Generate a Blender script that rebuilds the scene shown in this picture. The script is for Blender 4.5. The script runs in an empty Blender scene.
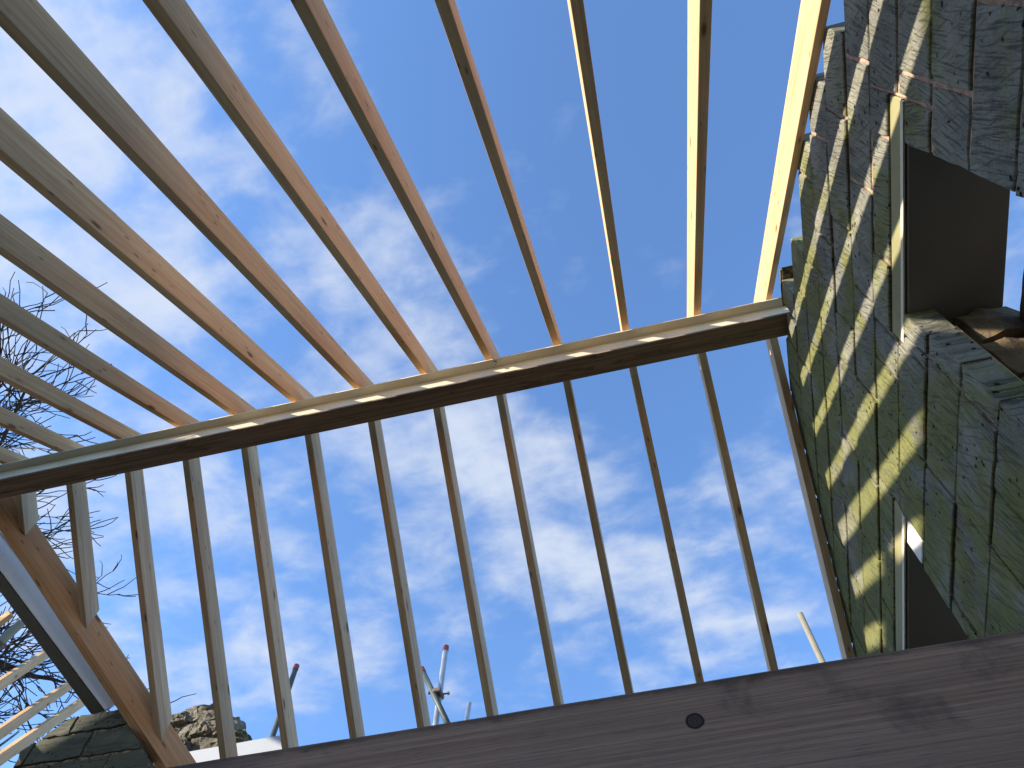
import bpy, bmesh, math, random
from mathutils import Vector, Matrix, noise
R = math.radians
sc = bpy.context.scene
COL = sc.collection

# ------------------------------------------------------------------ measured frame (metres, camera at the origin)
T = 0.7318          # tangent of the roof pitch
CN = 2.908          # underside of near-slope rafters: z = CN + T*y
CF = 6.160          # underside of far-slope rafters:  z = CF - T*y
W = 1.073           # inner face of the block gable
GROUND = -1.6
CAM_R = Vector((0.97058754, 0.2402464, 0.01553983))
CAM_U = Vector((0.20322448, -0.85220552, 0.48212609))
CAM_F = Vector((-0.12907218, 0.4647875, 0.87596401))
FPX = 765.84

# ------------------------------------------------------------------ helpers
def tag(o, label=None, cat=None, group=None, kind=None):
    if label: o['label'] = label
    if cat: o['category'] = cat
    if group: o['group'] = group
    if kind: o['kind'] = kind
    return o

def obj(name, bm, mat, parent=None, loc=None, smooth=False):
    me = bpy.data.meshes.new(name)
    bm.normal_update()
    bm.to_mesh(me); bm.free()
    if smooth:
        for p in me.polygons: p.use_smooth = True
    o = bpy.data.objects.new(name, me)
    me.materials.append(mat)
    COL.objects.link(o)
    if parent is not None: o.parent = parent
    if loc is not None: o.location = loc
    return o

def empty(name, loc=(0, 0, 0)):
    o = bpy.data.objects.new(name, None)
    o.location = loc
    o.empty_display_size = .1
    COL.objects.link(o)
    return o

def hexa(bm, v):
    """eight corners: bottom loop 0-3, top loop 4-7"""
    vs = [bm.verts.new(p) for p in v]
    for f in ((3, 2, 1, 0), (4, 5, 6, 7), (0, 1, 5, 4), (1, 2, 6, 5), (2, 3, 7, 6), (3, 0, 4, 7)):
        bm.faces.new([vs[i] for i in f])
    return vs

def box(bm, x0, x1, y0, y1, z0, z1):
    return hexa(bm, [(x0, y0, z0), (x1, y0, z0), (x1, y1, z0), (x0, y1, z0), (x0, y0, z1), (x1, y0, z1), (x1, y1, z1), (x0, y1, z1)])

def bevel(bm, w, seg=1):
    bmesh.ops.recalc_face_normals(bm, faces=bm.faces[:])
    bmesh.ops.bevel(bm, geom=bm.edges[:], offset=w, segments=seg, affect='EDGES', clamp_overlap=True)

def tube(bm, pts, rads, n=8, cap=True):
    rings = []
    prev = None
    for i, p in enumerate(pts):
        p = Vector(p)
        if i == 0: d = Vector(pts[1]) - p
        elif i == len(pts) - 1: d = p - Vector(pts[i - 1])
        else: d = Vector(pts[i + 1]) - Vector(pts[i - 1])
        d.normalize()
        a = d.orthogonal().normalized() if prev is None else (prev - d * prev.dot(d)).normalized()
        prev = a
        b = d.cross(a)
        rings.append([bm.verts.new(p + (a * math.cos(2 * math.pi * k / n) + b * math.sin(2 * math.pi * k / n)) * rads[i]) for k in range(n)])
    for i in range(len(rings) - 1):
        for k in range(n):
            bm.faces.new((rings[i][k], rings[i][(k + 1) % n], rings[i + 1][(k + 1) % n], rings[i + 1][k]))
    if cap:
        bm.faces.new(rings[0][::-1]); bm.faces.new(rings[-1])

def ray(x, y):
    return CAM_F * FPX + CAM_R * (x - 512) - CAM_U * (y - 384)

# ------------------------------------------------------------------ materials
class N:
    def __init__(s, name):
        s.m = bpy.data.materials.new(name); s.m.use_nodes = True
        s.t = s.m.node_tree; s.t.nodes.clear()
        s.out = s.new('ShaderNodeOutputMaterial'); s.b = s.new('ShaderNodeBsdfPrincipled')
        s.t.links.new(s.b.outputs[0], s.out.inputs['Surface'])
    def new(s, typ, **k):
        n = s.t.nodes.new(typ)
        for a, v in k.items(): setattr(n, a, v)
        return n
    def link(s, a, b): s.t.links.new(a, b)
    def val(s, sock, v):
        if hasattr(v, 'node'): s.link(v, sock)
        else: sock.default_value = v
    def math(s, op, a, b=0.0, c=None, clamp=False):
        n = s.new('ShaderNodeMath', operation=op, use_clamp=clamp)
        s.val(n.inputs[0], a); s.val(n.inputs[1], b)
        if c is not None: s.val(n.inputs[2], c)
        return n.outputs[0]
    def vmath(s, op, a, b=(0, 0, 0)):
        n = s.new('ShaderNodeVectorMath', operation=op)
        s.val(n.inputs[0], a); s.val(n.inputs[1], b)
        return n.outputs['Value'] if op in ('LENGTH', 'DISTANCE', 'DOT_PRODUCT') else n.outputs[0]
    def mix(s, fac, a, b, blend='MIX'):
        n = s.new('ShaderNodeMix', data_type='RGBA', blend_type=blend)
        s.val(n.inputs['Factor'], fac)
        for k, v in (('A', a), ('B', b)):
            sock = [i for i in n.inputs if i.name == k and i.type == 'RGBA'][0]
            if not hasattr(v, 'node') and len(v) == 3: v = (*v, 1)
            s.val(sock, v)
        return [o for o in n.outputs if o.type == 'RGBA'][0]
    def coord(s, which='Object'): return s.new('ShaderNodeTexCoord').outputs[which]
    def mapping(s, vec, scale=(1, 1, 1), loc=(0, 0, 0), rot=(0, 0, 0)):
        n = s.new('ShaderNodeMapping'); s.link(vec, n.inputs[0])
        n.inputs['Location'].default_value = loc; n.inputs['Rotation'].default_value = rot; n.inputs['Scale'].default_value = scale
        return n.outputs[0]
    def noise(s, vec, scale=5, detail=4, rough=.55, dist=0, col=False):
        n = s.new('ShaderNodeTexNoise'); s.link(vec, n.inputs['Vector'])
        n.inputs['Scale'].default_value = scale; n.inputs['Detail'].default_value = detail
        n.inputs['Roughness'].default_value = rough; n.inputs['Distortion'].default_value = dist
        return n.outputs['Color'] if col else n.outputs['Fac']
    def voro(s, vec, scale=5, feat='F1', rnd=1.0):
        n = s.new('ShaderNodeTexVoronoi', feature=feat); s.link(vec, n.inputs['Vector'])
        n.inputs['Scale'].default_value = scale; n.inputs['Randomness'].default_value = rnd
        return n
    def ramp(s, fac, a, b, va=0.0, vb=1.0):
        n = s.new('ShaderNodeMapRange', interpolation_type='SMOOTHSTEP'); s.link(fac, n.inputs[0])
        n.inputs[1].default_value = a; n.inputs[2].default_value = b; n.inputs[3].default_value = va; n.inputs[4].default_value = vb
        return n.outputs[0]
    def bump(s, h, strength=.3, dist=.01):
        n = s.new('ShaderNodeBump'); n.inputs['Strength'].default_value = strength; n.inputs['Distance'].default_value = dist
        s.link(h, n.inputs['Height']); s.link(n.outputs[0], s.b.inputs['Normal'])
    def fin(s, col, rough=.7, metal=0.0, spec=.3):
        s.val(s.b.inputs['Base Color'], col if hasattr(col, 'node') or len(col) == 4 else (*col, 1))
        s.val(s.b.inputs['Roughness'], rough); s.b.inputs['Metallic'].default_value = metal
        s.b.inputs['Specular IOR Level'].default_value = spec
        return s.m

def rnd_offset(s, vec, amt=37.0):
    oi = s.new('ShaderNodeObjectInfo')
    c = s.new('ShaderNodeCombineXYZ')
    s.link(s.math('MULTIPLY', oi.outputs['Random'], amt), c.inputs[0])
    s.link(s.math('MULTIPLY', oi.outputs['Random'], amt * 1.7), c.inputs[1])
    return s.vmath('ADD', vec, c.outputs[0]), oi.outputs['Random']

def wood(name, base, late, knotcol=(.09, .045, .022), grime=.35, rough=.72, knots=True, vary=.25, grain=1.0):
    """sawn softwood; local X runs along the grain"""
    s = N(name)
    v0, rn = rnd_offset(s, s.coord())
    warp = s.noise(s.mapping(v0, (1.2, 6, 6)), 1.0, 3, col=True)
    v = s.vmath('ADD', v0, s.vmath('SCALE', warp)) if False else v0
    g = s.noise(s.mapping(v, (1.6, 55, 55)), 1.0, 5, .6, .6)
    g2 = s.noise(s.mapping(v, (.7, 14, 14)), 1.0, 4, .6, 1.2)
    c = s.mix(s.ramp(g, .35, .72), base, late)
    c = s.mix(s.ramp(g2, .38, .75, 0, .55), c, late)
    bl = s.noise(s.mapping(v, (1.3, 5, 5)), 1.3, 4, .6)
    c = s.mix(s.ramp(bl, .5, .8, 0, grime), c, (.20, .155, .11))
    if knots:
        vv = s.voro(s.mapping(v, (2.6, 8.5, 8.5)), 1.0)
        k = s.ramp(vv.outputs['Distance'], .05, .13, 1, 0)
        ring = s.ramp(vv.outputs['Distance'], .10, .30, .45, 0)
        c = s.mix(ring, c, late)
        c = s.mix(s.math('MULTIPLY', k, .85), c, knotcol)
        sp = s.voro(s.mapping(v, (6, 21, 21)), 1.0)
        fleck = s.math('MULTIPLY', s.ramp(sp.outputs['Distance'], .06, .17, 1, 0), s.ramp(s.noise(v, 5, 2), .36, .46))
        c = s.mix(s.math('MULTIPLY', fleck, .7), c, (.12, .07, .04))
    hv = s.math('ADD', 1 - vary / 2, s.math('MULTIPLY', rn, vary))
    hs = s.new('ShaderNodeHueSaturation'); s.link(c, hs.inputs['Color']); s.link(hv, hs.inputs['Value'])
    s.bump(s.math('ADD', g, s.math('MULTIPLY', g2, .5)), .25 * grain, .003)
    return s.fin(hs.outputs[0], rough, spec=.25)

M_pine = wood('pine', (.56, .375, .20), (.44, .25, .115))
M_pine2 = wood('pine_far', (.58, .43, .275), (.42, .27, .155), grime=.25)
M_orange = wood('pine_valley', (.60, .36, .19), (.47, .24, .11), grime=.25)
M_plate = wood('plate_pine', (.60, .46, .29), (.47, .33, .19), knots=False)

def old_beam():
    s = N('old_beam_timber')
    v = s.coord()
    sep = s.new('ShaderNodeSeparateXYZ'); s.link(v, sep.inputs[0])
    # knot at a fixed place on the front face
    kx, kz = KNOT
    dx = s.math('SUBTRACT', sep.outputs[0], kx); dz = s.math('SUBTRACT', sep.outputs[2], kz)
    kd = s.math('SQRT', s.math('ADD', s.math('MULTIPLY', dx, dx), s.math('MULTIPLY', s.math('MULTIPLY', dz, dz), 1.0)))
    kd = s.math('ADD', kd, s.math('MULTIPLY', s.math('SUBTRACT', s.noise(v, 60, 2), .5), .004))
    # grain flows round the knot
    push = s.math('DIVIDE', s.math('MULTIPLY', dz, .0012), s.math('ADD', s.math('MULTIPLY', kd, kd), .0012))
    cmb = s.new('ShaderNodeCombineXYZ')
    s.link(s.math('MULTIPLY', sep.outputs[0], 1.3), cmb.inputs[0])
    s.link(s.math('MULTIPLY', sep.outputs[1], 30.0), cmb.inputs[1])
    s.link(s.math('MULTIPLY', s.math('SUBTRACT', sep.outputs[2], s.math('MULTIPLY', push, .02)), 170.0), cmb.inputs[2])
    g = s.noise(cmb.outputs[0], 1.0, 7, .66, .7)
    g2 = s.noise(s.mapping(v, (1.6, 12, 16)), 1.0, 5, .6, 1.2)
    st = s.noise(s.mapping(v, (5, 5, 9)), 1.0, 6, .65, .8)
    c = s.mix(s.ramp(g, .33, .67), (.34, .18, .11), (.58, .36, .235))
    c = s.mix(s.ramp(g2, .42, .68, 0, .4), c, (.26, .165, .115))
    red = s.ramp(sep.outputs[0], -.5, .5)
    c = s.mix(s.math('MULTIPLY', red, .38), c, (.29, .17, .12))
    c = s.mix(s.ramp(st, .55, .72, 0, .5), c, (.075, .052, .043))
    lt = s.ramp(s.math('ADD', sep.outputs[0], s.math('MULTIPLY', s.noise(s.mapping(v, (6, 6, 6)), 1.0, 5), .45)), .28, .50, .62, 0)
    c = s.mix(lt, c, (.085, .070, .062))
    # short dark scores and sawn marks
    sc1 = s.noise(s.mapping(v, (14, 14, 260)), 1.0, 4, .6)
    c = s.mix(s.ramp(sc1, .58, .70, 0, .5), c, (.06, .04, .03))
    # weathered band along the upper arris
    c = s.mix(s.math('MULTIPLY', s.ramp(s.math('ADD', sep.outputs[2], s.math('MULTIPLY', st, .04)), .0, .014), .6), c, (.06, .04, .032))
    ring = s.math('SINE', s.math('MULTIPLY', kd, 1500.0))
    kcol = s.mix(s.ramp(ring, -1, 1), (.055, .035, .026), (.11, .07, .05))
    c = s.mix(s.ramp(kd, .0125, .0135, 1, 0), c, kcol)
    rim = s.math('MULTIPLY', s.ramp(kd, .0105, .0125), s.ramp(kd, .0135, .0165, 1, 0))
    c = s.mix(s.math('MULTIPLY', rim, .9), c, (.012, .008, .007))
    s.bump(s.math('ADD', s.math('MULTIPLY', g, 1.0), s.math('MULTIPLY', sc1, .5)), .5, .003)
    return s.fin(c, .8, spec=.2)

def soffit_board():
    s = N('brown_board')
    v = s.coord()
    g = s.noise(s.mapping(v, (1.2, 60, 60)), 1.0, 5, .6, .5)
    b = s.noise(s.mapping(v, (4, 18, 18)), 1.0, 4, .6, 1)
    c = s.mix(s.ramp(g, .35, .7), (.27, .21, .16), (.15, .115, .088))
    c = s.mix(s.ramp(b, .55, .7, 0, .7), c, (.09, .06, .045))
    s.bump(g, .3, .003)
    return s.fin(c, .8, spec=.2)

def painted_steel(name, col, rough=.45):
    s = N(name)
    v = s.coord()
    n = s.noise(v, 3, 4, .6); f = s.noise(v, 45, 3, .6)
    c = s.mix(s.ramp(n, .4, .7, 0, .35), col, tuple(x * .8 for x in col))
    c = s.mix(s.ramp(f, .6, .75, 0, .3), c, (.35, .30, .22))
    s.bump(f, .06, .002)
    return s.fin(c, rough, spec=.4)

def block_mat(name='mossy_scored_blockwork', moss=.78, mosscol=(.15, .155, .028), dark=1.0):
    """mossy, comb-scored concrete blocks and smeared mortar; coordinates are the wall's own metres (y along, z up)"""
    s = N(name)
    v = s.coord()
    at = s.new('ShaderNodeAttribute', attribute_name='tone')
    sepa = s.new('ShaderNodeSeparateColor'); s.link(at.outputs['Color'], sepa.inputs[0])
    rnd, isb, ang = sepa.outputs[0], sepa.outputs[1], sepa.outputs[2]
    sep = s.new('ShaderNodeSeparateXYZ'); s.link(v, sep.inputs[0])
    # scored lines: coordinate across the score direction, which wanders from block to block
    sh = s.math('MULTIPLY', s.math('SUBTRACT', ang, .5), .5)
    yy = s.math('ADD', sep.outputs[1], s.math('MULTIPLY', sep.outputs[2], sh))
    wob = s.math('MULTIPLY', s.math('SUBTRACT', s.noise(v, 5, 3), .5), .022)
    cmb = s.new('ShaderNodeCombineXYZ')
    s.link(s.math('MULTIPLY', s.math('ADD', yy, wob), 150.0), cmb.inputs[0])
    s.link(s.math('MULTIPLY', sep.outputs[2], 9.0), cmb.inputs[1])
    s.link(s.math('MULTIPLY', rnd, 50.0), cmb.inputs[2])
    score = s.noise(cmb.outputs[0], 1.0, 4, .62, .3)
    cmb2 = s.new('ShaderNodeCombineXYZ')
    s.link(s.math('MULTIPLY', s.math('SUBTRACT', sep.outputs[1], s.math('MULTIPLY', sep.outputs[2], .55)), 95.0), cmb2.inputs[0])
    s.link(s.math('MULTIPLY', sep.outputs[2], 8.0), cmb2.inputs[1])
    s.link(s.math('MULTIPLY', rnd, 31.0), cmb2.inputs[2])
    score2 = s.noise(cmb2.outputs[0], 1.0, 3, .6, .3)
    lines = s.math('MULTIPLY', s.ramp(score, .50, .66), .72)
    lines2 = s.math('MULTIPLY', s.ramp(score2, .54, .70), .55)
    grit = s.noise(v, 140, 3, .7)
    patch = s.noise(v, 3.2, 5, .6)
    base = s.mix(s.ramp(patch, .35, .65), tuple(q * dark for q in (.128, .122, .088)), tuple(q * dark for q in (.235, .228, .172)))
    base = s.mix(s.math('MULTIPLY', s.ramp(grit, .3, .75), .4), base, tuple(q * dark for q in (.36, .36, .33)))
    base = s.mix(s.math('MULTIPLY', rnd, .28), base, (.12, .125, .125))
    # moss and algae
    mo = s.noise(s.mapping(v, (1, 1, 1), (3.1, 1.7, 0)), 2.6, 6, .62, .5)
    along = s.ramp(sep.outputs[1], .3, 2.4, -.09, .11)
    mo = s.math('ADD', mo, along)
    base = s.mix(s.ramp(mo, .46, .62, 0, moss), base, mosscol)
    dk = s.noise(s.mapping(v, (1, 1, 1), (7, 2, 5)), 4.5, 5, .6)
    base = s.mix(s.ramp(dk, .55, .75, 0, .5), base, (.07, .075, .055))
    base = s.mix(s.math('MAXIMUM', lines, lines2), base, (.042, .041, .031))
    # pits
    pit = s.voro(s.vmath('ADD', v, s.vmath('MULTIPLY', s.noise(v, 20, 2, col=True), (.03, .03, .03))), 26)
    pm = s.math('MULTIPLY', s.ramp(pit.outputs['Distance'], .14, .24, 1, 0), s.ramp(s.noise(v, 6, 3), .50, .56))
    base = s.mix(pm, base, (.012, .012, .010))
    # mortar smears spilling on to the block faces
    sm = s.noise(s.mapping(v, (1, 1, 1.6), (11, 4, 9)), 3.1, 4, .55, .4)
    base = s.mix(s.ramp(sm, .70, .75, 0, .5), base, (.30, .205, .15))
    # mortar
    mn = s.noise(v, 30, 5, .7)
    near = s.ramp(sep.outputs[1], .9, 1.5)
    mcol = s.mix(s.ramp(mn, .35, .65), (.52, .36, .28), (.30, .185, .135))
    mdark = s.mix(s.ramp(mn, .42, .60), (.30, .23, .16), (.05, .045, .030))
    mcol = s.mix(near, mcol, mdark)
    c = s.mix(isb, mcol, base)
    h = s.math('SUBTRACT', s.math('MULTIPLY', grit, .4), s.math('MAXIMUM', lines, lines2))
    h = s.math('SUBTRACT', h, s.math('MULTIPLY', pm, 2.0))
    s.bump(h, .8, .0035)
    return s.fin(c, .88, spec=.2)

def stone_mat(name, a, b, moss=.3):
    s = N(name)
    v = s.coord()
    n = s.noise(v, 4, 6, .65, .5); g = s.noise(v, 60, 4, .7)
    c = s.mix(s.ramp(n, .35, .68), a, b)
    c = s.mix(s.ramp(s.noise(s.mapping(v, loc=(5, 1, 2)), 3, 5), .5, .7, 0, moss), c, (.10, .12, .035))
    c = s.mix(s.ramp(g, .55, .75, 0, .5), c, tuple(x * .35 for x in a))
    s.bump(s.math('ADD', s.math('MULTIPLY', n, 3), g), .6, .012)
    return s.fin(c, .9, spec=.2)

def plain(name, col, rough=.6, metal=0., nscale=12, amt=.3, dark=.6, bump=.1):
    s = N(name)
    v = s.coord(); n = s.noise(v, nscale, 5, .6)
    c = s.mix(s.ramp(n, .4, .7, 0, amt), col, tuple(x * dark for x in col))
    s.bump(n, bump, .003)
    return s.fin(c, rough, metal)

M_steel = painted_steel('cream_painted_steel', (.60, .55, .42))
M_steel2 = painted_steel('white_painted_steel', (.80, .82, .82), .3)
M_block = block_mat()
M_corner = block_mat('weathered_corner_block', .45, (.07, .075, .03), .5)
M_board = soffit_board()
M_lintel = plain('mossy_lintel', (.27, .245, .12), .75, nscale=5, amt=.5, dark=.6)
M_lip = plain('pale_lintel_lip', (.62, .56, .42), .6, nscale=30)
M_soffit = plain('grey_soffit', (.24, .22, .185), .8, nscale=2.5, amt=.35, dark=.75)
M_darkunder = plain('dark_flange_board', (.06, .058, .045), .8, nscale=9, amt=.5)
M_stone = stone_mat('brown_rubble', (.24, .18, .11), (.12, .085, .05))
M_stone2 = stone_mat('grey_rubble', (.20, .185, .15), (.10, .09, .07), .45)
M_white = plain('white_board', (.40, .43, .48), .45, nscale=6, amt=.1, dark=.85)
M_pad = plain('pale_render', (.72, .70, .64), .7, nscale=10, amt=.25)
M_galv = plain('galvanised_tube', (.50, .53, .54), .45, .6, nscale=15)
M_tdark = plain('dark_green_tube', (.07, .09, .085), .5, .1, nscale=18)
M_tpale = plain('dusty_tube', (.22, .205, .15), .6, .1, nscale=18)
M_red = plain('red_cap', (.30, .07, .055), .5)
M_coupler = plain('coupler_metal', (.16, .13, .11), .6, .5, nscale=40)
M_bark = plain('bark', (.045, .036, .030), .9, nscale=20, amt=.5)
M_floor = plain('screed', (.30, .215, .15), .9, nscale=3, amt=.5)
M_ground = plain('soil', (.20, .15, .10), .95, nscale=.6, amt=.5)
M_cladding = stone_mat('house_stone', (.30, .27, .22), (.20, .18, .15), .1)
M_slate = plain('slate', (.09, .095, .10), .6, nscale=8)
M_insul = plain('cavity_closer', (.42, .24, .13), .8, nscale=20)
M_screw = plain('bolt_metal', (.35, .33, .30), .4, .9)

# ------------------------------------------------------------------ world, sun, camera
w = bpy.data.worlds.new('World'); sc.world = w; w.use_nodes = True
nt = w.node_tree; nt.nodes.clear()
class WN(N):
    def __init__(s, t): s.t = t
s = WN(nt)
SUN = Vector((-1.556, -.807, .5906)).normalized()
sky = s.new('ShaderNodeTexSky', sky_type='NISHITA')
sky.sun_disc = False
sky.sun_elevation = math.asin(SUN.z)
sky.sun_rotation = math.atan2(SUN.x, SUN.y)
sky.air_density = 1.0; sky.dust_density = 0.6; sky.ozone_density = 1.6; sky.altitude = 50
gen = s.coord('Generated')
sepw = s.new('ShaderNodeSeparateXYZ'); s.link(gen, sepw.inputs[0])
zc = s.math('MAXIMUM', sepw.outputs[2], .06)
u_ = s.math('DIVIDE', sepw.outputs[0], zc); v_ = s.math('DIVIDE', sepw.outputs[1], zc)
cw = s.new('ShaderNodeCombineXYZ'); s.link(u_, cw.inputs[0]); s.link(v_, cw.inputs[1])
P = cw.outputs[0]
def blob(cx, cy, r0, r1, amp):
    d = s.vmath('DISTANCE', P, (cx, cy, 0)); return s.ramp(d, r0, r1, amp, 0)
n1 = s.noise(s.mapping(P, (1, 1, 1), (2.3, 4.1, 0)), 3.6, 9, .56, .15)
n2 = s.noise(s.mapping(P, (1.0, 1.6, 1), (7.7, 1.2, 0), (0, 0, .5)), 8.0, 7, .55, .25)
n3 = s.noise(s.mapping(P, (1, 1, 1), (.4, .9, 3)), 1.2, 3, .5)
d = s.math('ADD', s.math('MULTIPLY', n1, .62), s.math('MULTIPLY', n2, .38))
d = s.math('ADD', d, s.math('MULTIPLY', s.math('SUBTRACT', n3, .5), .3))
for b in ((-.80, .25, .1, .75, .12), (-.62, -.02, .05, .35, .05), (-.30, .22, .03, .22, .06), (-.42, .85, .1, .55, .10), (-.12, .95, .05, .5, .07), (.1, 1.05, .05, .4, .07), (.05, .40, .02, .15, .06), (-.25, -.05, .02, .2, .05), (-1.0, .9, .1, .6, .10), (-.2, .62, .02, .14, .07)):
    d = s.math('ADD', d, blob(*b))
d = s.math('SUBTRACT', d, blob(.16, .12, .08, .42, .11))
d = s.math('SUBTRACT', d, blob(.12, .58, .03, .22, .05))
cl = s.ramp(d, .505, .775, 0, 1)
cl = s.math('MULTIPLY', cl, .84)
tint = s.mix(1.0, sky.outputs[0], (.93, 1.19, 1.52, 1), 'MULTIPLY')
skyc = s.mix(cl, tint, (2.7, 2.95, 3.4, 1))
bg = s.new('ShaderNodeBackground'); s.link(skyc, bg.inputs[0]); bg.inputs[1].default_value = .122
wo = s.new('ShaderNodeOutputWorld'); s.link(bg.outputs[0], wo.inputs[0])

sl = bpy.data.lights.new('sun', 'SUN'); sl.energy = 5.0; sl.angle = R(.6); sl.color = (1, .89, .72)
so = bpy.data.objects.new('sun', sl); COL.objects.link(so); so.location = SUN * 30
so.rotation_euler = (-SUN).to_track_quat('-Z', 'Y').to_euler()

cd = bpy.data.cameras.new('camera'); cam = bpy.data.objects.new('camera', cd); COL.objects.link(cam)
m3 = Matrix((CAM_R, CAM_U, -CAM_F)).transposed()
cam.matrix_world = m3.to_4x4()
cd.sensor_width = 36; cd.lens = FPX / 1024 * 36; cd.clip_start = .02; cd.clip_end = 2000
sc.camera = cam
sc.view_settings.view_transform = 'Standard'; sc.view_settings.look = 'None'
sc.view_settings.exposure = 1.2; sc.view_settings.gamma = 1
sc.cycles.max_bounces = 10; sc.cycles.diffuse_bounces = 6

# ------------------------------------------------------------------ setting
bm = bmesh.new()
vs = [bm.verts.new(p) for p in ((-600, -600, GROUND - .05), (600, -600, GROUND - .05), (600, 600, GROUND - .05), (-600, 600, GROUND - .05))]
bm.faces.new(vs); tag(obj('ground', bm, M_ground), kind='structure')
bm = bmesh.new(); box(bm, -5.4, W, -2.6, 4.5, GROUND - .04, GROUND)
tag(obj('floor', bm, M_floor), kind='structure')

# ------------------------------------------------------------------ rafters
def timber_local(name, p0, p1, width, depth, up, mat, cut0=None, cut1=None, bev=.002, bow=0.0):
    """straight sawn timber from p0 to p1 (bottom -side arris), local X along grain. returns object"""
    p0 = Vector(p0); p1 = Vector(p1)
    ax = (p1 - p0); L = ax.length; ax.normalize()
    side = Vector(up).cross(ax) if False else ax.cross(Vector(up)).normalized()
    upv = side.cross(ax).normalized()
    bm = bmesh.new()
    n = 6
    rings = []
    for i in range(n + 1):
        x = L * i / n
        k = bow * math.sin(math.pi * i / n)
        ring = []
        for (a, b) in ((0, 0), (width, 0), (width, depth), (0, depth)):
            xx = x
            if i == 0 and cut0: xx = cut0(a, b)
            if i == n and cut1: xx = cut1(a, b)
            ring.append(bm.verts.new((xx, a + k, b)))
        rings.append(ring)
    for i in range(n):
        for j in range(4):
            bm.faces.new((rings[i][j], rings[i][(j + 1) % 4], rings[i + 1][(j + 1) % 4], rings[i + 1][j]))
    bm.faces.new(rings[0][::-1]); bm.faces.new(rings[-1])
    bmesh.ops.recalc_face_normals(bm, faces=bm.faces[:])
    es = [e for e in bm.edges if len(e.link_faces) == 2 and e.calc_face_angle(0) > .6]
    bmesh.ops.bevel(bm, geom=es, offset=bev, segments=1, affect='EDGES')
    o = obj(name, bm, mat)
    m = Matrix((ax, side, upv)).transposed().to_4x4(); m.translation = p0
    o.matrix_world = m
    return o

ordn = ['first', 'second', 'third', 'fourth', 'fifth', 'sixth', 'seventh', 'eighth', 'ninth', 'tenth', 'eleventh', 'twelfth', 'thirteenth']
rng = random.Random(5)
near_x = [1.034, .581, .122, -.334, -.791, -1.240, -1.711, -2.165, -2.612, -3.031, -3.487, -3.945, -4.40]
near_lab = [
 'brightest sunlit pale rafter on the upper side of the ridge, right beside the block wall',
 "upper rafter with narrow sunlit left face, vertical in the photo, second from the block wall",
 "upper dark strip of rafter with thin sunlit left line, third from the block wall",
 'upper dark-bottomed rafter with a thin tan right edge, fourth from the block wall',
 'upper tan rafter with a dark underside, fifth from the block wall',
 'upper orange-tan rafter with dark knots, sixth from the block wall',
 "upper wide rafter starting at the photo's top left corner, seventh from the block wall",
 'upper rafter turning from grey to orange-tan, eighth from the block wall',
 'upper rafter meeting the ridge just above the first sun patch, ninth from the block wall',
 'upper rafter with twigs showing above and below it, tenth from the block wall',
 'upper short rafter crossing the bare branches, eleventh from the block wall',
 'upper rafter stub in front of the densest twigs, twelfth from the block wall',
 'upper rafter corner in the far left, last before the ridge leaves the photo']
ca, sa = math.cos(math.atan(T)), math.sin(math.atan(T))
NEAR_END = 2.140
for i, x in enumerate(near_x):
    yb = -2.9
    org = Vector((x, yb, CN + T * yb))
    axr = Vector((0, ca, sa)); upr = Vector((0, -sa, ca))
    d0, d1 = {5: (.175, .167), 6: (.198, .147), 7: (.188, .147), 8: (.170, .144), 9: (.134, .118), 10: (.120, .110), 11: (.118, .106), 12: (.112, .102)}.get(i, (.190, .188))
    def dep(y): k = min(1, max(0, y / 2.25)); return d0 + (d1 - d0) * k
    dpt = d1; wd = .038 if i == 0 else .047
    def loc2(y, z): v = Vector((x, y, z)) - org; return (v.dot(axr), v.dot(upr))
    zt = CN + T * 2.36 + dpt / ca
    poly = [(0, 0)] + [((2.1 - yb) / ca * k / 5, 0) for k in range(1, 5)] + [loc2(2.218, CN + T * 2.218), loc2(2.218, 4.603), loc2(2.3165, 4.6033), loc2(2.36, CN + T * 2.36), loc2(2.36, zt)] + [((y_ - yb) / ca, dep(y_)) for y_ in (2.0, 1.5, 1.0, .5, 0.0)] + [(0, d0)]
    bow = rng.uniform(-.004, .004); LL = (2.36 - yb) / ca
    bm = bmesh.new()
    A_ = [bm.verts.new((px_, bow * math.sin(math.pi * px_ / LL), b_)) for px_, b_ in poly]
    B_ = [bm.verts.new((px_, wd + bow * math.sin(math.pi * px_ / LL), b_)) for px_, b_ in poly]
    # +X face, -X face and rim
    nn = len(poly)
    fa = bm.faces.new(A_); fb = bm.faces.new(B_[::-1])
    for k in range(nn): bm.faces.new((A_[k], B_[k], B_[(k + 1) % nn], A_[(k + 1) % nn]))
    bmesh.ops.recalc_face_normals(bm, faces=bm.faces[:])
    es = [e for e in bm.edges if len(e.link_faces) == 2 and e.calc_face_angle(0) > .6]
    bmesh.ops.bevel(bm, geom=es, offset=.0018, segments=1, affect='EDGES')
    bmesh.ops.triangulate(bm, faces=[f for f in bm.faces if len(f.verts) > 4])
    o = obj('rafter', bm, M_pine)
    m = Matrix((axr, Vector((1, 0, 0)), upr)).transposed().to_4x4(); m.translation = org
    o.matrix_world = m
    tag(o, near_lab[i], 'rafter', 'new rafters on the upper side of the ridge beam')

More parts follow.
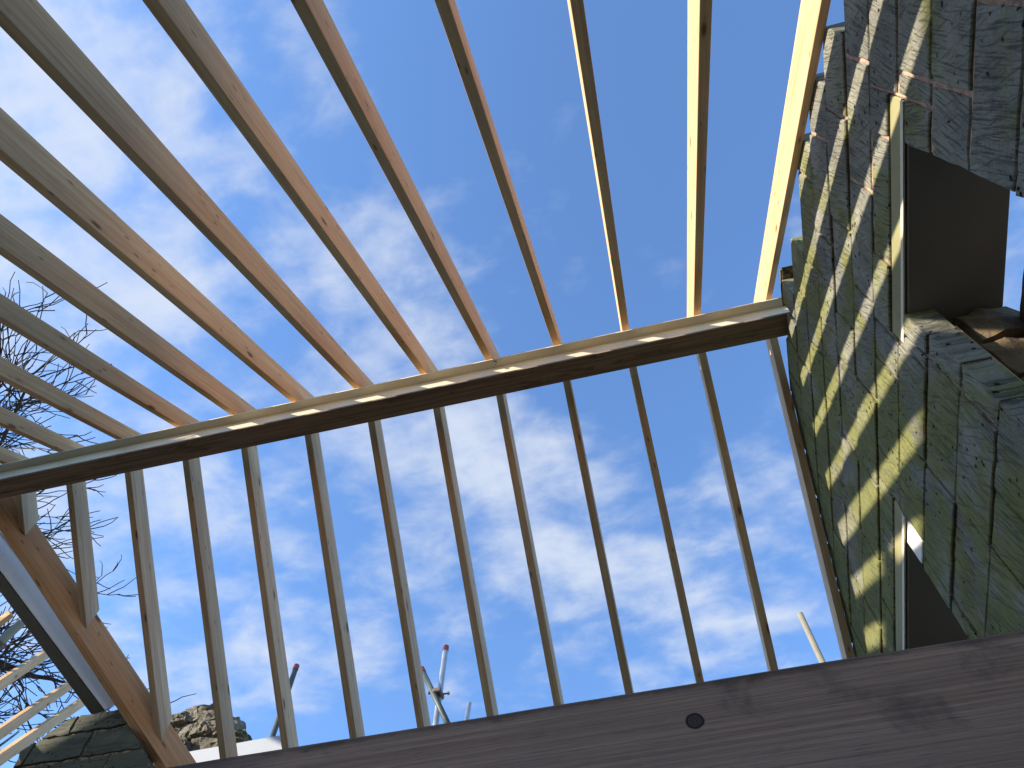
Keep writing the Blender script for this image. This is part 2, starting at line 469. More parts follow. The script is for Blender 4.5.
# far slope; the last three are jacks cut against the valley timber
B = 1.425; MT = 8.793
far_x = [1.016, .566, .118, -.320, -.773, -1.209, -1.672, -2.130, -2.600, -3.045, -3.492, -3.955, -4.362]
far_lab = [
 'lower rafter with a pale left edge hugging the foot of the block wall',
 'lower rafter second from the block wall, pale on its left edge',
 'lower rafter seen edge on as one thin brown strip, third from the block wall',
 'lower thin brown rafter, fourth from the block wall',
 'lower rafter with a sliver of pale face on its right, fifth from the block wall',
 'lower rafter sixth from the block wall, right of the paired scaffold tubes',
 'lower rafter just left of the paired red-capped scaffold tubes, seventh from the block wall',
 'lower rafter eighth from the block wall, between the two groups of scaffold tubes',
 'lower rafter in front of the single dark scaffold tube, ninth from the block wall',
 'lower rafter crossing the end of the rubble stones, tenth from the block wall',
 "lower rafter reaching the orange valley timber's foot, longest of the three cut against it",
 'lower rafter cut short against the middle of the valley timber, beside the thick dark branch',
 'shortest lower rafter, a stub between the ridge and the top of the valley timber']
for i, x in enumerate(far_x):
    yt = 2.2725
    ye = 4.42
    up = Vector((0, sa, ca))
    dpt = .146
    p0 = Vector((x + .047, yt, CF - T * yt))
    jack = i >= 10
    if jack: ye = MT + B * x - .002
    p1 = Vector((x + .047, ye, CF - T * ye))
    L = (p1 - p0).length
    # downhill axis (0,ca,-sa) cross up(0,sa,ca) = (1,0,0)*(ca*ca+sa*sa) -> +X, so start from the -X arris
    p0.x = x; p1.x = x
    if jack:
        c1 = lambda a, b, L=L: L + (a * B - b * sa) / ca      # vertical cut along the valley face
    else:
        c1 = lambda a, b, L=L: L - b * T
    o = timber_local('rafter', p0, p1, .047, dpt, up, M_pine2, cut0=lambda a, b: -b * T * .2, cut1=c1, bow=rng.uniform(-.003, .003))
    tag(o, far_lab[i], 'rafter', 'new rafters on the lower side of the ridge beam')

# ------------------------------------------------------------------ ridge beam
rb = empty('ridge_beam', (-2.2, 2.218, 4.20))
tag(rb, 'cream steel ridge beam with brown underside running across the middle of the photo', 'beam')
def child_at(parent, name, bm, mat, smooth=False):
    o = obj(name, bm, mat, None, None, smooth)
    o.parent = parent; o.matrix_parent_inverse = Matrix.Translation(parent.location).inverted()
    return o
X0, X1 = -6.2, W + .05
bm = bmesh.new()
yc = 2.2175; hw = .0715
prof = [(-hw + .004, 4.212), (hw, 4.212), (hw, 4.2165), (-.004, 4.2165), (-.004, 4.431), (hw, 4.431), (hw, 4.4385), (-hw, 4.4385), (-hw, 4.431), (-.0125, 4.431), (-.0125, 4.2165), (-hw + .004, 4.2165)]
def extrude_prof(bm, prof, x0, x1, f=lambda x, y, z: (x, y, z)):
    a = [bm.verts.new(f(x0, y, z)) for y, z in prof]; b = [bm.verts.new(f(x1, y, z)) for y, z in prof]
    n = len(prof)
    for i in range(n): bm.faces.new((a[i], a[(i + 1) % n], b[(i + 1) % n], b[i]))
    bm.faces.new(a[::-1]); bm.faces.new(b)
    bmesh.ops.recalc_face_normals(bm, faces=bm.faces[:])
extrude_prof(bm, prof, X0, W + .09, lambda x, y, z: (x, y + yc, z))
child_at(rb, 'steel_beam', bm, M_steel)
bm = bmesh.new(); box(bm, X0, W + .09, yc - hw - .0012, yc + hw + .001, 4.202, 4.2105); bevel(bm, .0015); box(bm, X0, W + .09, yc - hw - .0008, yc - hw + .003, 4.2112, 4.2168)
child_at(rb, 'underside_board', bm, M_board)
bm = bmesh.new(); box(bm, X0, W + .09, 2.222, 2.270, 4.440, 4.6005); bevel(bm, .002)
child_at(rb, 'top_plate', bm, M_plate)
bm = bmesh.new(); tube(bm, [(-.72, yc - .05, 4.430), (-.72, yc - .05, 4.398)], [.007, .007], 8)
child_at(rb, 'bolt', bm, M_screw)
bm = bmesh.new(); tube(bm, [(-.72, yc - .05, 4.4305), (-.72, yc - .05, 4.421)], [.013, .013], 6)
child_at(rb, 'nut', bm, M_screw)

# ------------------------------------------------------------------ valley timber and valley steel
vd = Vector((1, B, -T * B)).normalized()
side = Vector((-B, 1, 0)).normalized()          # away from the viewer
P_low = Vector((-3.413, 3.930, 3.204)) + vd * .30
P_top = Vector((-3.413, 3.930, 3.204)) - vd * 2.75
bm = bmesh.new()
ax = (P_low - P_top); L = ax.length
upv = Vector((0, 0, 1))
def vt(x, a, z):                                # vertical-sided timber written in its own axes
    return (x, a, z)
n = 5
rings = []
for i in range(n + 1):
    rings.append([bm.verts.new(vt(L * i / n, a, z)) for a, z in ((0, 0), (.088, 0), (.088, .225 * .86), (0, .225 * .86))])
for i in range(n):
    for j in range(4): bm.faces.new((rings[i][j], rings[i][(j + 1) % 4], rings[i + 1][(j + 1) % 4], rings[i + 1][j]))
bm.faces.new(rings[0][::-1]); bm.faces.new(rings[-1])
bevel(bm, .002)
o = obj('valley_rafter', bm, M_orange)
axn = ax.normalized(); upn = axn.cross(side).normalized()
if upn.z < 0: upn = -upn
m = Matrix((axn, side, upn)).transposed().to_4x4(); m.translation = P_top; o.matrix_world = m
tag(o, "orange-brown valley timber sloping down from the ridge's left end, short rafters cut against it", 'valley timber')

S_low = Vector((-3.798, 3.642, 3.426)); S_up = Vector((-4.502, 2.797, 4.059))
sd = (S_low - S_up).normalized(); S_up = S_low - sd * 2.6
sside = Vector((-sd.y, sd.x, 0)).normalized()
if sside.x > 0: sside = -sside
sup = sd.cross(sside).normalized()
if sup.z < 0: sup = -sup
vb = empty('valley_beam', S_low)
tag(vb, "white painted sloping steel beam with dark underside, left of the orange valley timber", 'beam')
def sp(x, a, z): return S_up + sd * x + sside * a + sup * z
Ls = (S_low - S_up).length
bm = bmesh.new()
fw = .128
prof = [(0, .012), (fw, .012), (fw, .022), (fw / 2 + .004, .022), (fw / 2 + .004, .19), (fw, .19), (fw, .20), (.02, .20), (.02, .19), (fw / 2 - .004 - .03, .19), (fw / 2 - .034, .022), (0, .022)]
extrude_prof(bm, [(a, z) for a, z in prof], 0, Ls - .02, lambda x, a, z: sp(x, a, z))
child_at(vb, 'steel_beam', bm, M_steel2)
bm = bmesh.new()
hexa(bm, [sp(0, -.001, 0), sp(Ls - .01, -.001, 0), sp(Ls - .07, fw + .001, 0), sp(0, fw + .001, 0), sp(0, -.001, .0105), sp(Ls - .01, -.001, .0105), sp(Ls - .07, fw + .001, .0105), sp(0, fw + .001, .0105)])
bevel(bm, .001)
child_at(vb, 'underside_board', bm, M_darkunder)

# ------------------------------------------------------------------ block walls
def clip(poly, f):
    """keep f>=0"""
    out = []
    for i in range(len(poly)):
        a, b = poly[i], poly[(i + 1) % len(poly)]
        fa, fb = f(a), f(b)
        if fa >= 0: out.append(a)
        if (fa >= 0) != (fb >= 0):
            k = fa / (fa - fb); out.append((a[0] + (b[0] - a[0]) * k, a[1] + (b[1] - a[1]) * k))
    return out
def area(p): return abs(sum(p[i][0] * p[(i + 1) % len(p)][1] - p[(i + 1) % len(p)][0] * p[i][1] for i in range(len(p)))) / 2
def sub_rect(r, h):
    y0, y1, z0, z1 = r; a0, a1, b0, b1 = h
    if a1 <= y0 or a0 >= y1 or b1 <= z0 or b0 >= z1: return [r]
    out = []
    if a0 > y0: out.append((y0, a0, z0, z1))
    if a1 < y1: out.append((a1, y1, z0, z1))
    m0, m1 = max(y0, a0), min(y1, a1)
    if b0 > z0: out.append((m0, m1, z0, b0))
    if b1 < z1: out.append((m0, m1, b1, z1))
    return [q for q in out if q[1] - q[0] > .025 and q[3] - q[2] > .02]

def wall_mesh(rects, clips, face, thick, axis='x', seed=1, jit=.0045, joint=.014, mort_rec=.0095, wob=.0042):
    """blocks + mortar in one mesh; colour attribute 'tone' = (random, is_block, score angle)"""
    rg = random.Random(seed)
    bm = bmesh.new(); lay = bm.loops.layers.float_color.new('tone')
    def to3(y, z, dpt):
        return (face + dpt, y, z) if axis == 'x' else (y, face + dpt, z)
    def prism(poly, d0, d1, tone, shrink=0.0, rough=False):
        n = len(poly)
        cy = sum(p[0] for p in poly) / n; cz = sum(p[1] for p in poly) / n
        def mv(p, k):
            dy, dz = cy - p[0], cz - p[1]
            return (p[0] + (k if dy > 0 else -k), p[1] + (k if dz > 0 else -k))
        outer = [mv(p, shrink) for p in poly]
        if rough:                                      # split edges and wobble so that arrises are not ruled
            o2 = []
            for i in range(n):
                a, b = outer[i], outer[(i + 1) % n]
                l = math.hypot(b[0] - a[0], b[1] - a[1]); m = max(1, int(l / .045))
                for k in range(m):
                    t = k / m
                    y, z = a[0] + (b[0] - a[0]) * t, a[1] + (b[1] - a[1]) * t
                    o2.append((y + (rg.uniform(-wob, wob)), z + (rg.uniform(-wob, wob))))
            outer = o2
        n = len(outer)
        inner = [mv(p, .004) for p in outer]
        A = [bm.verts.new(to3(p[0], p[1], d0 + rg.uniform(0, .0015))) for p in inner]
        Bv = [bm.verts.new(to3(p[0], p[1], d0 + .005)) for p in outer]
        Cv = [bm.verts.new(to3(p[0], p[1], d1)) for p in outer]
        fs = [bm.faces.new(A), bm.faces.new(Cv[::-1])]
        for i in range(n):
            j = (i + 1) % n
            fs.append(bm.faces.new((A[j], A[i], Bv[i], Bv[j]))); fs.append(bm.faces.new((Bv[j], Bv[i], Cv[i], Cv[j])))
        for f in fs:
            for l in f.loops: l[lay] = (*tone, 1)
    for r in rects:
        y0, y1, z0, z1 = r
        j = joint / 2
        poly = [(y0 + j, z0 + j), (y1 - j, z0 + j), (y1 - j, z1 - j), (y0 + j, z1 - j)]
        def nb(f): return any(f(q) for q in rects if q is not r)
        zov = lambda q: min(q[3], z1) - max(q[2], z0) > .02
        yov = lambda q: min(q[1], y1) - max(q[0], y0) > .02
        l_ = -.002 if nb(lambda q: zov(q) and abs(q[1] - y0) < .004) else .012
        r_ = -.002 if nb(lambda q: zov(q) and abs(q[0] - y1) < .004) else .012
        b_ = -.001 if nb(lambda q: yov(q) and abs(q[3] - z0) < .004) else .012
        t_ = -.001 if nb(lambda q: yov(q) and abs(q[2] - z1) < .004) else .012
        mort = [(y0 + l_, z0 + b_), (y1 - r_, z0 + b_), (y1 - r_, z1 - t_), (y0 + l_, z1 - t_)]
        for f in clips:
            poly = clip(poly, f) if poly else poly
            mort = clip(mort, f) if mort else mort
        if len(poly) >= 3 and area(poly) > .0012:
            prism(poly, rg.uniform(-jit, jit), thick, (rg.random(), 1, rg.random()), rough=True)
        if len(mort) >= 3 and area(mort) > .0008:
            e = rg.uniform(-.0006, .0006)
            vs1 = [bm.verts.new(to3(p[0], p[1], mort_rec + e)) for p in mort]
            vs2 = [bm.verts.new(to3(p[0], p[1], thick - .006 + e)) for p in mort]
            n = len(mort)
            fs = [bm.faces.new(vs1), bm.faces.new(vs2[::-1])]
            for i in range(n):
                fs.append(bm.faces.new((vs1[(i + 1) % n], vs1[i], vs2[i], vs2[(i + 1) % n])))
            for f in fs:
                for l in f.loops: l[lay] = (.5, 0, .5, 1)
    bmesh.ops.recalc_face_normals(bm, faces=bm.faces[:])
    return bm

CO = .2303
holes = [(.655, 1.56, 2.600, 2.702), (.80, 1.405, 1.25, 2.62), (2.365, 3.42, 2.600, 2.702), (2.50, 3.25, 1.25, 2.62), (2.372, 2.51, 2.422, 2.62), (2.125, 2.31, 4.185, 4.8)]
rects = []
rg = random.Random(11)
k = -15
z0 = 1.938 + k * CO
first_y = {3.090: .487, 3.320: .70, 3.550: 1.00, 3.781: 1.60, 4.011: 1.93}
while z0 < 4.25:
    z1 = min(z0 + CO, 4.262)
    idx = round((z0 - 1.938) / CO)
    off = .58 if idx % 2 == 0 else .35
    if idx >= 6: off = 1.64 + (.23 if (idx - 5) % 2 else 0)
    ys = -2.6 if z0 < 1.0 else -2.6 + 0
    start = max(-2.6, (z1 - 2.97) / T) if z1 > 1.1 else -2.6
    for zz, yy in first_y.items():
        if abs(zz - z0) < .03: start = yy
    y = off
    while y > start: y -= .4605
    edges = []
    while y < 4.55:
        edges.append(y); y += .4605 if rg.random() > .06 else .235
    edges.append(y)
    for a, b in zip(edges[:-1], edges[1:]):
        a = max(a, start)
        if b - a < .04: continue
        rr = [(a, b, z0, z1)]
        for h in holes: rr = [q for r_ in rr for q in sub_rect(r_, h)]
        rects += rr
    k += 1; z0 = 1.938 + k * CO
gclip = lambda p: 6.235 - (p[1] + T * p[0])
bend = lambda p: 4.5 - p[0]
gable = empty('block_gable_wall', (W, 1, GROUND))
tag(gable, 'tall dark mossy block gable wall with thin stripes of sunlight, on the right', 'wall')
bm = wall_mesh(rects, [gclip, bend], W, .100, 'x', 3)
child_at(gable, 'blockwork', bm, M_block)

# lintels, lips, soffits
for (a, b, ja, jb) in ((.662, 1.552, .80, 1.405), (2.372, 3.41, 2.50, 3.25)):
    bm = bmesh.new(); box(bm, W + .006, W + .098, a, b, 2.607, 2.698); bevel(bm, .004)
    child_at(gable, 'lintel', bm, M_lintel)
    bm = bmesh.new()
    box(bm, W - .001, W + .099, a - .004, b - .02, 2.5955, 2.6005); box(bm, W - .004, W + .002, a, b - .02, 2.573, 2.594)
    child_at(gable, 'lintel_flange', bm, M_lip)
    bm = bmesh.new(); box(bm, W + .010, 1.412, a + .05, b + .02, 2.568, 2.592); bevel(bm, .002)
    child_at(gable, 'soffit', bm, M_soffit)
bm = bmesh.new(); box(bm, W + .004, W + .097, 2.375, 2.498, 2.425, 2.562); bevel(bm, .003)
o = child_at(gable, 'padstone', bm, M_pad)
bm = bmesh.new(); box(bm, W + .101, W + .118, 1.425, 1.60, 1.25, 2.44); bevel(bm, .003)
child_at(gable, 'cavity_closer', bm, M_insul)

# outer rubble leaf
def rock(bm, c, s, seed, sub=3, amp=.16, sq=.55):
    tb = bmesh.new(); bmesh.ops.create_cube(tb, size=2)
    bmesh.ops.subdivide_edges(tb, edges=tb.edges[:], cuts=sub * 2, use_grid_fill=True)
    for v in tb.verts:
        n = v.co.normalized(); p = v.co * sq + n * (1 - sq) * 1.15
        q = noise.noise_vector(n * 1.6 + Vector((seed * 3.1, seed * 1.7, seed))) * amp + noise.noise_vector(n * 5 + Vector((seed, 0, seed * 2))) * amp * .4 + noise.noise_vector(n * 13 + Vector((0, seed, seed))) * amp * .15
        p = p + q
        v.co = Vector((c[0] + p.x * s[0], c[1] + p.y * s[1], c[2] + p.z * s[2]))
    me = bpy.data.meshes.new('t'); tb.to_mesh(me); tb.free(); bm.from_mesh(me); bpy.data.meshes.remove(me)
bm = bmesh.new()
rg = random.Random(4)
sd_ = 1
def stone_course(y0, y1, z0, h, x0=1.235, x1=1.43):
    global sd_
    y = y0
    while y < y1 - .03:
        l = min(rg.uniform(.2, .42), y1 - y)
        if y1 - y - l < .1: l = y1 - y
        rock(bm, ((x0 + x1) / 2, y + l / 2, z0 + h / 2), ((x1 - x0) / 2 * rg.uniform(.95, 1.08), l / 2 * 1.03, h / 2 * 1.04), sd_, 2, .14, .75)
        sd_ += 1; y += l
z = GROUND
while z < 3.9:
    h = rg.uniform(.15, .24)
    ylo, yhi = -2.5, 4.4
    if z + h > 1.2: ylo = max(-2.5, (z + h - 2.80) / T)
    yhi = min(4.4, (6.0 - z - h) / T)
    segs = [(ylo, yhi)]
    if 1.2 < z + h and z < 2.60:
        segs = [(ylo, .735), (1.43 + rg.uniform(-.04, .05), 2.44), (3.3, yhi)]
        if z + h > 2.56: h = 2.56 - z if z < 2.45 else h
    if z >= 2.45 and z < 2.62: z = 2.62; segs = [(ylo, yhi)]
    for a, b in segs:
        if b - a > .15: stone_course(a, b, z, h)
    z += h
rock(bm, (1.475, 1.33, 2.36), (.075, .17, .10), 77, 3, .16, .7)
bmesh.ops.recalc_face_normals(bm, faces=bm.faces[:])
child_at(gable, 'stone_outer_leaf', bm, M_stone, False)

# ------------------------------------------------------------------ eaves walls below the rafter feet
rects = []
def simple_rects(x0, x1, z0, z1, off=0):
    out = []; z = z0; i = 0
    while z < z1 - .02:
        zz = min(z + CO, z1); x = x0 - (.23 if i % 2 else 0)
        while x < x1:
            a = max(x, x0); b = min(x + .4605, x1)
            if b - a > .03: out.append((a, b, z, zz))
            x += .4605
        z = zz; i += 1
    return out
bm = wall_mesh(simple_rects(-5.4, W - .01, GROUND, .82), [], -2.76, .12, 'y', 8)
o = obj('eaves_wall', bm, M_block); tag(o, 'low block wall carrying the rafter feet behind the viewer', 'wall')
bm = wall_mesh(simple_rects(-3.2, W - .01, GROUND, 2.82), [], 4.43, .12, 'y', 9)
o = obj('eaves_wall', bm, M_block); tag(o, 'block wall carrying the feet of the lower rafters, hidden behind the old brown beam', 'wall')

# ------------------------------------------------------------------ left corner masonry (under the valley steel)
YA = 3.75
def onY(px, py, y=YA):
    d = ray(px, py); k = y / d.y; return (d.x * k, d.z * k)
pts = [onY(*q) for q in ((4, 785), (21, 752), (44, 734), (72, 717), (96, 713), (121, 709), (136, 733), (150, 757), (162, 790))]
rect = []
z = 2.36; i = 0
while z < 3.75:
    zz = z + .205; x = -5.2 - (.2 if i % 2 else 0)
    while x < -2.6:
        rect.append((x, x + .43, z, zz)); x += .43
    z = zz; i += 1
def edge_clip(a, b, inside):
    s0 = (b[0] - a[0]) * (inside[1] - a[1]) - (b[1] - a[1]) * (inside[0] - a[0])
    sg = 1 if s0 > 0 else -1
    return lambda p: sg * ((b[0] - a[0]) * (p[1] - a[1]) - (b[1] - a[1]) * (p[0] - a[0]))
cpt = onY(95, 755)
hull = [pts[0], pts[1], pts[3], pts[5], pts[8]]
clips = [edge_clip(hull[i], hull[i + 1], cpt) for i in range(len(hull) - 1)]
cw_ = empty('corner_wall', (-3.9, YA, GROUND))
tag(cw_, 'dark block wall top at the bottom left under the foot of the white sloping steel', 'wall')
bm = wall_mesh(rect, clips, YA, .20, 'y', 21, jit=.008, mort_rec=.014, wob=.008, joint=.018)
child_at(cw_, 'block_courses', bm, M_corner)
bm = wall_mesh(simple_rects(min(pts[0][0], -4.7), -3.32, GROUND, 2.36), [], YA, .2, 'y', 22)
child_at(cw_, 'lower_courses', bm, M_block)

# rubble stones on the wall head right of the valley foot
ru = empty('rubble_wall', (-3.2, 4.42, GROUND)); tag(ru, 'loose grey-brown rubble stones topping the far wall, right of the valley timber foot', 'stone wall')
def at_y(px, py, y):
    d = ray(px, py); return d * (y / d.y)
for i, (x0, y0, x1, y1) in enumerate(((172, 719, 193, 730), (190, 710, 222, 726), (176, 727, 200, 746), (198, 722, 224, 741), (220, 721, 241, 741), (160, 731, 182, 756), (205, 716, 232, 735), (228, 737, 250, 746), (190, 736, 232, 760), (150, 745, 195, 770))):
    a = at_y(x0, (y0 + y1) / 2, 4.42); b = at_y(x1, (y0 + y1) / 2, 4.42)
    zt = at_y((x0 + x1) / 2, y0, 4.42).z; zb = at_y((x0 + x1) / 2, y1, 4.42).z
    bm = bmesh.new()
    rock(bm, ((a.x + b.x) / 2, 4.42 + .02 * (i % 3), (zt + zb) / 2 - .01), ((b.x - a.x) / 2 * .95, .11, (zt - zb) / 2 * .9), 30 + i, 5, .30, .62)
    bmesh.ops.recalc_face_normals(bm, faces=bm.faces[:])
    child_at(ru, 'stone', bm, M_stone2, False)
bm = wall_mesh(simple_rects(-3.95, -3.22, GROUND, 3.22), [], 4.35, .16, 'y', 31)
child_at(ru, 'wall_base', bm, M_block)
# white board along the wall head
bm = bmesh.new()
a = at_y(183, 752.5, 4.28); b = at_y(246, 741.5, 4.28); c = at_y(292, 733, 4.28)
for p, q in ((a, c),):
    hexa(bm, [(p.x, 4.28, p.z - .30), (q.x, 4.28, q.z - .30), (q.x, 4.30, q.z - .30), (p.x, 4.30, p.z - .30), (p.x, 4.28, p.z), (q.x, 4.28, q.z), (q.x, 4.30, q.z), (p.x, 4.30, p.z)])
bevel(bm, .002)
tag(obj('fascia_board', bm, M_white), 'white board along the wall head below the loose rubble stones', 'board')

# ------------------------------------------------------------------ foreground beam
FY = 1.10
KNOT = (0, 0)
tl = ray(170, 765); tl = tl * (FY / tl.y); tr = ray(1024, 628); tr = tr * (FY / tr.y)
fax = (tr - tl); fax.y = 0; fax.normalize()
fup = Vector((-fax.z, 0, fax.x))
kp = ray(695, 721); kp = kp * (FY / kp.y)
KNOT = ((kp - tl).dot(fax), (kp - tl).dot(fup) - 0)
M_old = old_beam()
bm = bmesh.new()
L0 = -2.2; L1 = (W - .01 - tl.x) / fax.x
nseg = 60
rings = []
rg = random.Random(2)
for i in range(nseg + 1):
    x = L0 + (L1 - L0) * i / nseg
    e = .0012 * noise.noise(Vector((x * 3.0, 0, 0))) + .0006 * noise.noise(Vector((x * 14, 2, 0)))
    rings.append([bm.verts.new(p) for p in ((x, 0, -.26), (x, .10, -.26), (x, .10, -.004 + e), (x, .006, e), (x, .002, -.003 + e), (x, 0, -.007 + e))])
for i in range(nseg):
    for j in range(6): bm.faces.new((rings[i][j], rings[i][(j + 1) % 6], rings[i + 1][(j + 1) % 6], rings[i + 1][j]))
bm.faces.new(rings[0][::-1]); bm.faces.new(rings[-1])
bmesh.ops.recalc_face_normals(bm, faces=bm.faces[:])
o = obj('old_beam', bm, M_old)
m = Matrix((fax, Vector((0, 1, 0)), fup)).transposed().to_4x4(); m.translation = tl; o.matrix_world = m
tag(o, 'rough grey-brown timber beam with one round knot across the bottom of the photo', 'beam')

# ------------------------------------------------------------------ scaffold tubes
YS = 5.0
def stube(px_top, px_bot, mat, label, cap=False, y=YS, r=.024, zb=None, group='scaffold tubes beyond the lower rafters'):
    a = at_y(*px_top, y); b = at_y(*px_bot, y)
    dr = (b - a).normalized()
    end = a + dr * ((a.z - GROUND) / max(.2, -dr.z)) if zb is None else b + dr * zb
    root = empty('scaffold_tube', end); tag(root, label, 'scaffold tube', group)
    bm = bmesh.new(); tube(bm, [a, end], [r, r], 14)
    o = child_at(root, 'tube', bm, mat, False)
    for p in o.data.polygons: p.use_smooth = len(p.vertices) == 4
    if cap:
        bm = bmesh.new(); tube(bm, [a - dr * .012, a - dr * .006, a + dr * .045], [r * .85, r * 1.12, r * 1.12], 14)
        child_at(root, 'end_cap', bm, M_red)
    return a, b
stube((296.5, 666), (272, 738), M_tdark, 'dark scaffold tube with a dull red end, alone behind the ninth lower rafter', True)
stube((446, 647), (437, 715), M_galv, 'upright galvanised scaffold tube with red cap, clamped to a leaning dark tube', True)
stube((421.5, 669), (446, 720), M_tdark, 'short leaning dark scaffold tube with red cap, clamped to the upright one', True, y=YS - .055, zb=.35)
stube((469.5, 703), (468, 712), M_galv, 'tip of a thin pale scaffold tube just showing above the old beam', False, y=6.2)
stube((800, 614), (820, 657), M_tpale, 'pale dusty uncapped scaffold tube near the foot of the block wall', False)
c = at_y(438.5, 694, YS - .027)
bm = bmesh.new()
box(bm, c.x - .035, c.x + .035, c.y - .06, c.y + .055, c.z - .022, c.z + .022); bevel(bm, .008)
tube(bm, [c + Vector((-.075, -.03, .0)), c + Vector((-.03, -.03, 0))], [.008, .008], 6)
tube(bm, [c + Vector((.03, .02, .01)), c + Vector((.085, .02, .01))], [.008, .008], 6)
tube(bm, [c + Vector((-.078, -.03, 0)), c + Vector((-.066, -.03, 0))], [.015, .015], 6)
tube(bm, [c + Vector((.072, .02, .01)), c + Vector((.086, .02, .01))], [.015, .015], 6)
tag(obj('scaffold_coupler', bm, M_coupler), 'rusty clamp joining the two red-capped scaffold tubes', 'coupler')

# ------------------------------------------------------------------ timbers and pole of the rear roof, lower left
D = Vector((-.62, .775, 1)).normalized()
def rear(pt, pb, zr, dark=None):
    """upper right end at pixel pt (bottom edge), passes through pixel pb"""
    a = ray(*pt); a = a * (zr / a.z)
    # find the point on the ray of pb nearest to the line a - s*D
    b = ray(*pb).normalized()
    w0 = a; A = D.dot(b)
    s_ = (D.dot(w0) - A * b.dot(w0)) / (1 - A * A)
    q = b * b.dot(w0 - D * s_)
    return a, q
labs = ['uppermost pale sloping timber at the lower left edge, behind the dark steel underside',
        'middle pale sloping timber of three at the lower left edge',
        'lowest pale sloping timber at the lower left edge, resting by the dark block wall top']
for i, (pt, pb) in enumerate((((50, 654), (0, 687.5)), ((75, 684), (0, 736.5)), ((86, 702), (0, 762.5)))):
    a, q = rear(pt, pb, 5.4)
    dr = (q - a).normalized()
    a2 = a - dr * .12; e = a + dr * 3.7
    up = Vector((-.25, -.1, .9)); up = (up - dr * up.dot(dr)).normalized()
    o = timber_local('rear_rafter', e, a2, .047, .085, up, M_pine)
    tag(o, labs[i], 'rafter', 'sloping timbers of the rear roof at the lower left')
# round pole with a dark band
a = ray(22, 622); a = a * (4.9 / a.z); b = ray(-4, 646); b = b * (4.72 / b.z)
dr = (b - a).normalized()
root = empty('round_pole', a); tag(root, "short pale round pole with dark metal band, above the sloping timbers at lower left", 'pole')
bm = bmesh.new(); tube(bm, [a, a + dr * 1.6], [.040, .040], 16)
o = child_at(root, 'shaft', bm, M_tpale)
for p in o.data.polygons: p.use_smooth = len(p.vertices) == 4
bm = bmesh.new(); tube(bm, [a + dr * .20, a + dr * .205, a + dr * .275, a + dr * .28], [.044, .052, .052, .044], 16)
child_at(root, 'band', bm, M_coupler)
a = ray(14, 617); a = a * (5.1 / a.z); b = ray(-6, 632); b = b * (4.97 / b.z)
dr = (b - a).normalized()
o = timber_local('rear_rafter', a + dr * 1.2, a, .05, .08, Vector((-.25, -.1, .9)), M_pine)
tag(o, 'end of a pale timber lying just above the banded round pole', 'rafter', 'sloping timbers of the rear roof at the lower left')

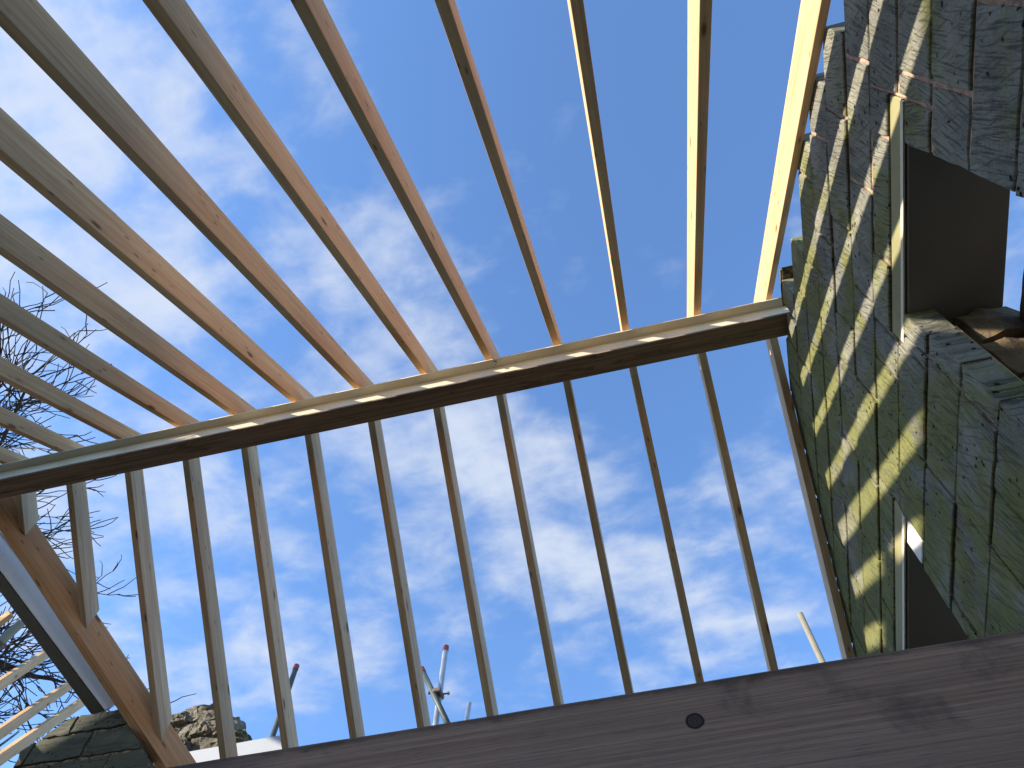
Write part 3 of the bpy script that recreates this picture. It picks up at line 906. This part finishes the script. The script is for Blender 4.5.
# ------------------------------------------------------------------ bare trees
def tree(center_px, dist, crown_r, seed, label, trunk_r=.22, levels=6):
    rg = random.Random(seed)
    c = ray(*center_px); c = c * (dist / c.length)
    base = Vector((c.x, c.y, GROUND - .1))
    root = empty('bare_tree', base); tag(root, label, 'tree', 'leafless trees on the left')
    bt = bmesh.new(); bc = bmesh.new()
    fork = Vector((c.x, c.y, c.z - crown_r * .75))
    pts = [base.lerp(fork, k / 6) + Vector((rg.uniform(-.12, .12), rg.uniform(-.12, .12), 0)) * (k > 0) for k in range(7)]
    tube(bt, pts, [trunk_r * (1 - .45 * k / 6) for k in range(7)], 10)
    def grow(p, d, length, r, lev):
        nseg = 5 if lev > 1 else 4
        P_ = [p.copy()]; q = p.copy(); dd = d.copy()
        for k in range(nseg):
            dd = (dd + Vector((rg.uniform(-1, 1), rg.uniform(-1, 1), rg.uniform(-.7, .9))) * .27).normalized()
            q = q + dd * length / nseg; P_.append(q.copy())
        r1 = r * .62
        tube(bc, P_, [r + (r1 - r) * k / nseg for k in range(nseg + 1)], 5 if lev > 2 else 3, cap=False)
        if lev == 0: return
        nb = rg.choice((3, 3, 4)) if lev > 2 else rg.choice((2, 3, 4))
        for j in range(nb):
            t = rg.uniform(.3, 1.0) if j else 1.0
            k = min(nseg - 1, int(t * nseg)); pp = P_[k].lerp(P_[k + 1], t * nseg - k)
            axis = Vector((rg.gauss(0, 1), rg.gauss(0, 1), rg.gauss(0, 1))).normalized()
            nd = (dd + axis * rg.uniform(.5, .95)).normalized(); nd.z += .08; nd.normalize()
            grow(pp, nd, length * rg.uniform(.58, .86), max(.0075, r1 * rg.uniform(.55, .85)), lev - 1)
    for j in range(6):
        a = j * 2.399 + rg.uniform(-.3, .3)
        d_ = Vector((math.cos(a), math.sin(a), rg.uniform(.25, 1.1))).normalized()
        grow(fork - Vector((0, 0, rg.uniform(0, .5))), d_, crown_r * .50, trunk_r * .45, levels - 1)
    child_at(root, 'trunk', bt, M_bark); child_at(root, 'crown', bc, M_bark)
tree((-66, 480), 12.0, 3.2, 7, 'leafless dark tree whose dense twigs show past the left end of the ridge beam')
tree((-150, 640), 19.0, 4.4, 12, 'more distant leafless tree with fine twigs at the lower left edge')

# ------------------------------------------------------------------ unseen house, added and shaped to cut off the low sun
nh = empty('sun_blocker_house', (-9, -4, GROUND)); tag(nh, 'unseen stone house with slate roof and broad chimney, added at left to block low sun', 'house')
bm = bmesh.new()
hexa(bm, [(-11, -10, GROUND), (-7, -10, GROUND), (-7, .6, GROUND), (-11, .6, GROUND), (-11, -10, 4.8), (-7, -10, 4.8), (-7, .6, 4.8), (-11, .6, 4.8)])
child_at(nh, 'wall', bm, M_cladding)
bm = bmesh.new()
for (y0, y1) in ((-10.1, .7),):
    for (xe, sgn) in ((-6.8, 1), (-11.2, -1)):
        hexa(bm, [(xe, y0, 4.74), (-9, y0, 6.18), (-9, y1, 6.18), (xe, y1, 4.74), (xe, y0, 4.84), (-9, y0, 6.26), (-9, y1, 6.26), (xe, y1, 4.84)])
bmesh.ops.recalc_face_normals(bm, faces=bm.faces[:])
child_at(nh, 'roof', bm, M_slate)
bm = bmesh.new(); box(bm, -9.3, -8.8, -2.45, .5, 5.9, 6.60); bevel(bm, .02)  # long block sized to lift part of the added house's shadow edge
child_at(nh, 'chimney', bm, M_cladding)
